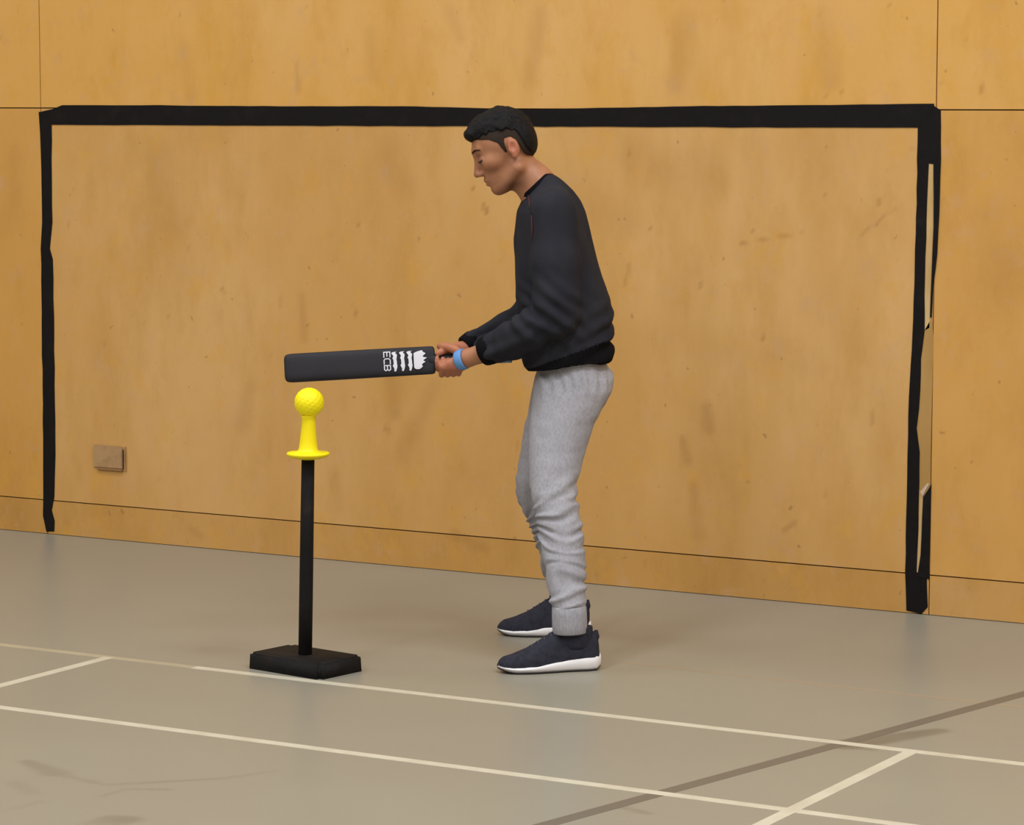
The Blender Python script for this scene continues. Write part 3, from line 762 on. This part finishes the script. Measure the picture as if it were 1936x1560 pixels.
# hem and neckline
hm0, hm1 = np.array(J(1005, 697, 0)), np.array(J(1163, 678, 0)); hd_ = hm1 - hm0
W_.half(hm0, (hd_[2], 0, -hd_[0]) if hd_[0] > 0 else (-hd_[2], 0, hd_[0]), .006)
nc0, nc1 = np.array(J(986, 375, 0)), np.array(J(1043, 321, 0))                      # front and back of the collar
nd = nc1 - nc0; nrm = np.array((-nd[2], 0, nd[0])); nrm /= np.linalg.norm(nrm)
W_.cap((nc0 + nc1) / 2 + nrm * .03, (nc0 + nc1) / 2 + nrm * .12, .062, .10, .006, 'cut')
V, Q = W_.nets(); V = relax(V, Q, 2, .5); N = normals(V, Q)
# folds: soft drapes on the trunk, rucks at the elbow and above the hem
u_, v_, z_ = V[:, 0], V[:, 1], V[:, 2]
zE, zH = nEl[2], hm0[2]
warp = .35 * vnoise(V * 9, 2)
low_ = np.clip(1 - np.abs(z_ - (zH + .09)) / .13, 0, 1)
elb = np.exp(-(((V - np.array(nEl) - np.array((-.03, 0, 0))) / np.array((.10, .12, .09))) ** 2).sum(1))
d = .0070 * low_ * (1 - .9 * elb) * np.where(v_ < -.15, .6, 1) * np.sin(2 * pi * ((z_ - .55 * u_) / .055 + warp * 1.4))
elb = np.exp(-(((V - np.array(nEl) - np.array((-.03, 0, 0))) / np.array((.10, .12, .09))) ** 2).sum(1))
d += .0070 * elb * np.sin(2 * pi * ((z_ * .8 + u_ * .75) / .045 + warp * 1.2))
d += .0075 * vnoise(V * np.array((15, 12, 5)), 4) + .0020 * vnoise(V * np.array((34, 30, 16)), 6)
V = V + N * d[:, None]
hn = np.array((-hd_[2], 0, hd_[0])); hn /= np.linalg.norm(hn)
if hn[2] < 0: hn = -hn
qc = V[Q].mean(1); dist = (qc - hm0) @ hn + 0.0
xr = np.clip((qc[:, 0] - hm0[0]) / (hm1[0] - hm0[0]), 0, 1); lim = .010 + .050 * np.clip(xr * 1.25, 0, 1) ** .8                              # the fleece blouses over the band towards the front
isb = dist < lim
pull = np.clip(1 - ((V - hm0) @ hn) / .044, 0, 1)
xv = np.clip((V[:, 0] - hm0[0]) / (hm1[0] - hm0[0]), 0, 1); band_v = ((V - hm0) @ hn) < (.011 + .050 * np.clip(xv * 1.25, 0, 1) ** .8)
V = V - N * (np.where(band_v, .0035, 0) - np.where(band_v, .0016 * np.sin(np.arctan2(V[:, 1] / .18, (V[:, 0] - (hm0[0] + hm1[0]) / 2) / .12) * 70), 0))[:, None]
def submesh(Vs, Qs):
    us, inv = np.unique(Qs, return_inverse=True); return Vs[us], inv.reshape(Qs.shape)
a_, b_ = submesh(V, Q[~isb]); sweat = mesh_obj('sweatshirt', a_, b_, sweat_m, person); sweat['label'] = 'charcoal crew neck sweatshirt'
a_, b_ = submesh(V, Q[isb]); mesh_obj('hem_band', a_, b_, rib_m, sweat)
def ring_part(name, c, axis, ru, rv, L, mat, parent, seg=64, rib=.0012, ribs=26, taper=1.0, vaxis=(0, 1, 0), thick=.008):
    """ribbed band: elliptical tube of length L along axis; ru/rv radii"""
    axis = np.array(axis, float) / np.linalg.norm(axis); b = np.array(vaxis, float); b -= axis * (b @ axis); b /= np.linalg.norm(b); a = np.cross(b, axis)
    rs = []
    prof = [(-.5, -thick), (-.5, -.002), (-.46, .0), (-.2, .001), (.2, .001), (.46, 0), (.5, -.002), (.5, -thick)]
    for t, off in prof:
        k_ = 1 + (taper - 1) * (t + .5)
        rs.append([tuple(c + axis * L * t + a * (ru * k_ + off + rib * cos(2 * pi * ribs * k / seg)) * cos(2 * pi * k / seg) + b * (rv * k_ + off + rib * cos(2 * pi * ribs * k / seg)) * sin(2 * pi * k / seg)) for k in range(seg)])
    return rings(name, rs, mat, parent, cap=False)
ring_part('cuff', cfN[0] + cdN * .028, cdN, .0420, .040, .036, rib_m, sweat, 96, .0010, 32, .93)
cF = np.array(J(890, 649, .055)); cdF = np.array(fWr) - cF; cdF /= np.linalg.norm(cdF)
ring_part('cuff', cF + cdF * .004, cdF, .033, .033, .036, rib_m, sweat, 96, .0010, 32, .93)
cc = (nc0 + nc1) / 2 - nd * .03
ring_part('collar', cc + nrm * -.004, nrm, np.linalg.norm(nd) / 2 - .002, .070, .020, rib_m, sweat, 96, .0006, 32, .93)
ring_part('collar_trim', cc + nrm * -.0145, nrm, np.linalg.norm(nd) / 2 - .001, .071, .005, redm, sweat, 96, 0, 1, .98)
# raglan seam running from the collar to the armpit
for s_ in (-1, 1):
    pts_px = [(998, 368, -.085), (1001, 385, -.120), (1004, 405, -.150), (1005, 430, -.172), (1004, 455, -.182)] if s_ < 0 else []
    pts = []
    for x, y, v in pts_px:
        p = np.array(J(x, y, 0)); i0 = int(np.searchsorted(W_.ax[0], p[0])); k0_ = int(np.searchsorted(W_.ax[2], p[2]))
        col = W_.F[min(i0, W_.F.shape[0] - 1), :, min(k0_, W_.F.shape[2] - 1)]; ins = np.where(col < 0)[0]
        if len(ins): pts.append((p[0], float(W_.ax[1][ins[0]]) - .003, p[2]))
    if len(pts) > 2: tube('raglan_seam', pts, .0016, redm, sweat)

# -------- joggers
T_ = Field([np.arange(-.16, .22, .0044), np.arange(-.41, .42, .005), np.arange(J(0, 1165, -.25)[2], J(0, 655)[2], .0044)])
T_.loft([(660, 1022, 1142, 0, .145), (690, 1016, 1150, 0, .155), (708, 1011, 1161, 0, .168), (740, 1006, 1158, 0, .178), (775, 1003, 1140, 0, .165)], 0, .03)
T_.loft(NLEG, 0, .012); T_.loft(FLEG, 0, .012)
# crease under the seat
T_.ell(J(1135, 790, 0), (.03, .05, .03), .03, op='cut')
V, Q = T_.nets(); V = relax(V, Q, 2, .5); N = normals(V, Q)
u_, v_, z_ = V[:, 0], V[:, 1], V[:, 2]
near = v_ < .03
zk = J(0, 930, -.165)[2]; zb = J(0, 1150, -.24)[2]; zhp = J(0, 760)[2]
zleg = z_ + np.where(near, 0, -.01)
calf = np.clip((zk + .05 - zleg) / .10, 0, 1)
warp = vnoise(V * np.array((9, 9, 14)), 7)
tilt = .45 * np.sin(zleg * 23 + np.where(near, 0, 2)) * (u_ - .02) + .25 * (v_ - np.where(near, -.28, .27))
ph = (zleg + tilt) / .041 + 1.1 * warp
am = np.clip(.9 + 1.0 * vnoise(V * np.array((18, 18, 16)), 21), .1, 1.3)
d = calf * am * (.0033 * np.sin(2 * pi * ph) + .0016 * np.sin(2 * pi * ph * 1.7 + 1 + 2 * warp))
kn = np.exp(-((zleg - (zk + .005)) / .05) ** 2) * np.clip((u_ + .08) / .09, 0, 1)
d += .0045 * kn * np.sin(2 * pi * ((zleg - .6 * u_) / .05 + .5 * warp))
wst = np.exp(-((z_ - J(0, 712)[2]) / .035) ** 2)
d += .0030 * wst * np.sin(2 * pi * (u_ / .028 + .6 * warp))
d += .0045 * vnoise(V * np.array((14, 14, 6)), 9) + .0015 * vnoise(V * 40, 11)
V = V + N * d[:, None]
jog = mesh_obj('joggers', V, Q, jog_m, person); jog['label'] = 'light grey jersey joggers'
def leg_cuff(py0, py1, x0, x1, v0, hw):
    a = np.array(J(x0, py0, v0)); b = np.array(J(x1, py0, v0)); a2 = np.array(J(x0 + 1, py1, v0)); b2 = np.array(J(x1 + 2, py1, v0))
    c = (a + b + a2 + b2) / 4
    ring_part('ankle_cuff', c, (a2 + b2) / 2 - (a + b) / 2, np.linalg.norm(b - a) / 2, hw, float(np.linalg.norm((a2 + b2) / 2 - (a + b) / 2)), jog_m, jog, 96, .0009, 32, 1.0, thick=.02)
leg_cuff(1146, 1197, 1044, 1108, -.317, .046)
leg_cuff(1132, 1156, 1041, 1086, .231, .040)

# wristband
wb = np.array(J(873, 680, -.050)); wd = np.array(J(905, 671, -.075)) - wb
ring_part('wristband', wb, wd, .0285, .0285, .026, bandm, person, 48, 0, 1, 1.04, thick=.003)['label'] = 'pale blue wristband on the near wrist'

# -------- shoes
nvy = M('navy_knit', (45, 45, 56), 0.85, 0.2, sheen=.0); nvy.tint(nvy.ramp(nvy.noise(60), .45, .7), (33, 32, 42), .8); nvy.bump(nvy.noise(320), .5, .002); navy = nvy.m
solem = M('white_sole', (234, 230, 234), 0.55).m; outsole_m = M('dark_outsole', (36, 30, 32), 0.8).m
lace_m = M('lace', (58, 58, 72), 0.8).m
def shoe(name, label, toe, heel, v_edge_fix=0.0, lift=0.0):
    toe = np.array(toe); heel = np.array(heel); L = np.linalg.norm(heel - toe); ax = (heel - toe) / L; sd = np.array((-ax[1], ax[0]))
    P = lambda t, w, z: (toe[0] + ax[0] * t * L + sd[0] * w, toe[1] + ax[1] * t * L + sd[1] * w, z)
    grp = bpy.data.objects.new(name, None); COL.objects.link(grp); grp.parent = person; grp['label'] = label
    wt = lambda t: np.interp(t, [0, .03, .08, .18, .32, .5, .7, .86, .95, 1.0], [.010, .024, .035, .0455, .0495, .044, .037, .037, .031, .014])
    # sole: rings across from toe to heel
    def sole_part(nm, zb, zt_, mat, inset):
        rs = []
        for t in np.concatenate([[0, .008], np.linspace(.025, .975, 34), [.992, 1.0]]):
            w_ = float(wt(t)) - inset; b_, t_ = zb(t), zt_(t); r_ = min(.006, (t_ - b_) * .35)
            rs.append([P(t, s1 * w_ + q, z) for s1, q, z in ((-1, 0, t_ - r_), (-1, -.0012, (b_ + t_) / 2), (-1, .0015, b_ + r_), (-1, .006, b_), (1, -.006, b_), (1, -.0015, b_ + r_), (1, .0012, (b_ + t_) / 2), (1, 0, t_ - r_), (1, -.006, t_), (-1, .006, t_))])
        o = rings(nm, rs, mat, grp); return o
    spring = lambda t: .012 * max(0, (.16 - t) / .16) ** 1.6 + .008 * max(0, (t - .93) / .07) ** 2
    zt_ = lambda t: float(np.interp(t, [0, .06, .2, .35, .55, .75, 1.0], [.024, .022, .021, .024, .034, .042, .044]))
    sole_part('outsole', lambda t: spring(t), lambda t: spring(t) + .005, outsole_m, .003)
    sole_part('midsole', lambda t: spring(t) + .004, lambda t: max(zt_(t), spring(t) + .010), solem, 0)
    # upper as an implicit loft along the shoe
    a0 = min(toe[0], heel[0]) - .03; a1 = max(toe[0], heel[0]) + .03; b0 = min(toe[1], heel[1]) - .08; b1 = max(toe[1], heel[1]) + .08
    Fd = Field([np.arange(a0, a1, .0030), np.arange(b0, b1, .0030), np.arange(-.005, .17, .0028)])
    g_ = np.meshgrid(*Fd.ax, indexing='ij', sparse=True)
    t = ((g_[0] - toe[0]) * ax[0] + (g_[1] - toe[1]) * ax[1]) / L; wv = (g_[0] - toe[0]) * sd[0] + (g_[1] - toe[1]) * sd[1]
    top = np.interp(t.ravel(), [0, .02, .06, .15, .28, .40, .52, .60, .68, .80, .90, .96, 1.0], [.026, .036, .044, .051, .066, .086, .108, .119, .116, .107, .110, .106, .06]).reshape(t.shape)
    hw = np.interp(t.ravel(), [-.02, 0, .03, .08, .18, .32, .5, .7, .86, .93, .97, 1.0], [.001, .012, .024, .034, .0435, .0475, .0425, .0375, .0365, .032, .024, .006]).reshape(t.shape)
    zc = .018; hh = np.maximum(top - zc, .004)
    zz = np.clip((g_[2] - zc) / hh, 0, 2)
    squeeze = 1 - .22 * np.clip((hh - .03) / .07, 0, 1) * np.clip(zz, 0, 1) ** 1.3
    k0 = ((np.abs(wv) / (hw * squeeze)) ** 2.4 + zz ** 2.6) ** (1 / 2.4)
    d = (k0 - 1) * np.minimum(hw, hh)
    d = np.maximum(d, (.97 * 0 + np.abs(t - .49) - .495) * L); d = np.maximum(d, .016 - g_[2])
    Fd.F = d.astype(np.float32)
    V, Q = Fd.nets(); V = relax(V, Q, 3, .5); N = normals(V, Q)
    V = V + N * (.0010 * vnoise(V * 45, 5))[:, None]
    mesh_obj('upper', V, Q, navy, grp)
    # laces and heel tab
    for i in range(4):
        tt = .33 + i * .062; zz_ = float(np.interp(tt, [.28, .40, .52, .60], [.066, .086, .108, .119])); w_ = .020 - .001 * i
        tube('lace', [P(tt, -w_, zz_ - .010), P(tt - .004, -w_ * .6, zz_ - .0030), P(tt - .006, 0, zz_ + .0000), P(tt - .004, w_ * .6, zz_ - .0030), P(tt, w_, zz_ - .010)], .0020, lace_m, grp)
    tube('heel_tab', [P(.955, 0, .075), P(.968, 0, .092), P(.962, 0, .110)], [.006, .008, .005], navy, grp)
    ring_part('ankle_opening', np.array(P(.745, 0, .094)), (0, 0, 1), .053, .036, .060, navy, grp, 48, 0, 1, 1.0, vaxis=(sd[0], sd[1], 0), thick=.012)
    return grp
def fl_local(px, py):                                      # floor pixel -> person-local
    x, y = Fp(px, py); x -= pr[0]; y -= pr[1]
    return np.array((x * RT[0] + y * RT[1], x * FW[0] + y * FW[1]))
t1 = fl_local(941, 1272); h1_ = fl_local(1134, 1264)
shoe('shoe', 'navy knit trainer with white sole, nearer foot', t1, h1_)
t2 = fl_local(941, 1199); h2_ = fl_local(1117, 1203)
shoe('shoe', 'navy knit trainer with white sole, further foot', t2, h2_)
print('shoes', t1, h1_, t2, h2_, nA, fA)

# ------------------------------------------------------------------ cricket bat
btm = M('black_foam_bat', (32, 30, 37), 0.6, 0.3); btm.tint(btm.ramp(btm.noise(10), .4, .7), (38, 36, 40), .6); btm.bump(btm.noise(200), .25, .001); bat_m = btm.m
grip_m = M('blue_grip', (84, 118, 156), 0.6).m; print_m = M('white_print', (214, 212, 222), 0.5).m; grip_d = M('dark_grip', (36, 34, 44), 0.7).m
b0, b1 = np.array(J(538, 697, -.01)), np.array(J(822, 681, -.01))
b0w = pr[0] + h0[0] * RT[0] + h0[1] * FW[0], pr[1] + h0[0] * RT[1] + h0[1] * FW[1], h0[2]
bat = thing('cricket_bat', 'black foam cricket bat with white crest held out over the yellow ball', 'bat', (b0w[0], b0w[1], b0w[2]), YAW)
bd = (b0 - h0); BL = np.linalg.norm(bd); bd /= BL
up = np.array((0, 0, 1.)) - bd * bd[2]; up /= np.linalg.norm(up); nr = np.cross(bd, up); nr = nr if nr[1] < 0 else -nr       # nr towards the camera
roll = radians(12); upr = up * cos(roll) + nr * sin(roll) * -1; nrr = nr * cos(roll) + up * sin(roll)
def bp(t, h_, n_): return tuple(bd * t + upr * h_ + nrr * n_)
def sect(t, hh, th):
    # face towards the camera slightly bowed, ridge behind
    pts = []
    for k_ in range(40):
        a = 2 * pi * k_ / 40; c_, s_ = cos(a), sin(a)
        y = hh * np.sign(c_) * abs(c_) ** .55; n_ = s_
        n_ = (th * .42 * abs(s_) ** .5) if s_ > 0 else -(th * .58 * abs(s_) ** .8)
        pts.append(bp(t, y, n_))
    return pts
ts = [(-.007, .031, .030), (-.0055, .036, .033), (-.002, .0395, .035), (.006, .0405, .036), (.020, .0405, .037), (.10, .0410, .040), (.25, .0415, .044), (.36, .0415, .046), (BL - .024, .0415, .044), (BL - .012, .0405, .040), (BL - .006, .0385, .036), (BL - .002, .0345, .030), (BL, .028, .022)]
rings('blade', [sect(*q) for q in ts], bat_m, bat)
hl = np.linalg.norm(h1 - h0); hdv = (h1 - h0) / hl
def hring(t, r): return [tuple(hdv * t + r * (cos(2 * pi * k_ / 24) * up + sin(2 * pi * k_ / 24) * nr)) for k_ in range(24)]
rings('handle', [hring(-.01, .018), hring(.05, .0168), (hring(hl * .80, .0165))], grip_d, bat)
rings('grip_end', [hring(hl * .78, .0172), hring(hl * .80, .0176), hring(hl * .95, .0176), hring(hl * .985, .0185), hring(hl * 1.0, .0150)], grip_m, bat)
# white crest: letters, three bars with ragged edges and a crown, all flat print on the face
def face_n(h_): # height of the face surface at h_
    c_ = min(1, abs(h_) / .0413) ** (1 / .55); return .044 * .42 * max(0, (1 - c_ * c_)) ** .25
def px2t(px): return BL * (818 - px) / (818 - 538)
def decal(name, poly, parent):          # poly in (t, h); closed outline, small enough to be planar
    bm = bmesh.new()
    A_ = [bm.verts.new(bp(t, h_, face_n(h_) + .0012)) for t, h_ in poly]; bm.faces.new(A_)
    bmesh.ops.triangulate(bm, faces=bm.faces[:])
    bmesh.ops.subdivide_edges(bm, edges=bm.edges[:], cuts=2, use_grid_fill=True)
    return bm_obj(name, bm, print_m, parent)
crest = bpy.data.objects.new('crest_print', None); COL.objects.link(crest); crest.parent = bat; crest['label'] = 'white crown and lions crest print with letters'
def strip_poly(px_c, h0_, h1_, prof):
    """vertical bar: prof list of (fraction, left width px, right width px)"""
    L_ = [(px2t(px_c - l), h0_ + (h1_ - h0_) * f) for f, l, r in prof]; R_ = [(px2t(px_c + r), h0_ + (h1_ - h0_) * f) for f, l, r in prof]
    return L_ + R_[::-1]
def quads(name, px_c, h0_, h1_, prof, parent):
    V_ = []; F_ = []
    # densify
    fs = np.linspace(0, 1, 41); pf = np.array(prof)
    for f in fs:
        l = np.interp(f, pf[:, 0], pf[:, 1]); r = np.interp(f, pf[:, 0], pf[:, 2]); h_ = h0_ + (h1_ - h0_) * f
        for px in np.linspace(px_c - l, px_c + r, 5): V_.append(bp(px2t(px), h_, face_n(h_) + .0010))
    for i in range(40):
        for j in range(4): a = i * 5 + j; F_.append((a, a + 1, a + 6, a + 5))
    return mesh_obj(name, V_, F_, print_m, parent, smooth=False)
lion = [(0, 1.0, 1.5), (.06, 2.0, 2.5), (.12, 1.2, 3.2), (.2, 2.4, 4.2), (.3, 4.2, 4.6), (.38, 2.2, 4.0), (.5, 2.4, 4.0), (.6, 2.6, 3.4), (.68, 4.4, 3.6), (.76, 2.4, 4.4), (.84, 3.2, 4.8), (.9, 5.2, 3.0), (.96, 5.8, 1.0), (1, 2.0, 5.0)]
for pc in (747.0, 761.5, 775.5): quads('lion_bar', pc, -.029, .028, lion, crest)
crown = [(0, 2, 3), (.05, 6, 6), (.12, 7, 9), (.16, 7, 9.5), (.22, 7, 7.5), (.30, 7, 10), (.36, 7, 14), (.40, 7, 14.5), (.44, 7, 10.5), (.50, 7, 12.5), (.57, 7, 17), (.60, 7, 17.5), (.63, 7, 12.5), (.68, 7, 9.5), (.74, 7, 12), (.82, 7, 15.5), (.86, 7, 15), (.90, 5, 11), (.94, 2, 10.5), (1, -7, 9.5)]
quads('crown', 790, -.026, .028, crown, crest)
STROKES = {'E': [((0, 0), (0, 1)), ((0, 0), (1, 0)), ((0, .5), (.8, .5)), ((0, 1), (1, 1))],
           'C': [((1, 0), (.25, 0)), ((.25, 0), (0, .25)), ((0, .25), (0, .75)), ((0, .75), (.25, 1)), ((.25, 1), (1, 1))],
           'B': [((0, 0), (0, 1)), ((0, 0), (.8, 0)), ((.8, 0), (1, .25)), ((1, .25), (.8, .5)), ((0, .5), (.8, .5)), ((.8, .5), (1, .75)), ((1, .75), (.8, 1)), ((0, 1), (.8, 1))]}
def letter(ch, px0, px1, hT, hB):
    # letter up points to the handle (+px); reading direction runs down the blade (-h)
    V_ = []; F_ = []
    for (ax_, ay_), (bx_, by_) in STROKES[ch]:
        A_ = np.array((px0 + (px1 - px0) * ay_, (hT + (hB - hT) * ax_) / .0015)); B_ = np.array((px0 + (px1 - px0) * by_, (hT + (hB - hT) * bx_) / .0015))
        d_ = (B_ - A_) / np.linalg.norm(B_ - A_); n_ = np.array((-d_[1], d_[0])) * 1.0; A_ -= d_ * .9; B_ += d_ * .9
        b_ = len(V_)
        for t in np.linspace(0, 1, 5):
            c_ = A_ + (B_ - A_) * t
            for s1 in (-1, 1): q = c_ + n_ * s1; V_.append(bp(px2t(q[0]), q[1] * .0015, face_n(q[1] * .0015) + .0011))
        for i in range(4): F_.append((b_ + 2 * i, b_ + 2 * i + 1, b_ + 2 * i + 3, b_ + 2 * i + 2))
    mesh_obj('letter', V_, F_, print_m, crest, smooth=False)
for i, ch in enumerate('ECB'):
    hT = .0285 - i * .0195
    letter(ch, 727.0, 738.5, hT, hT - .0148)
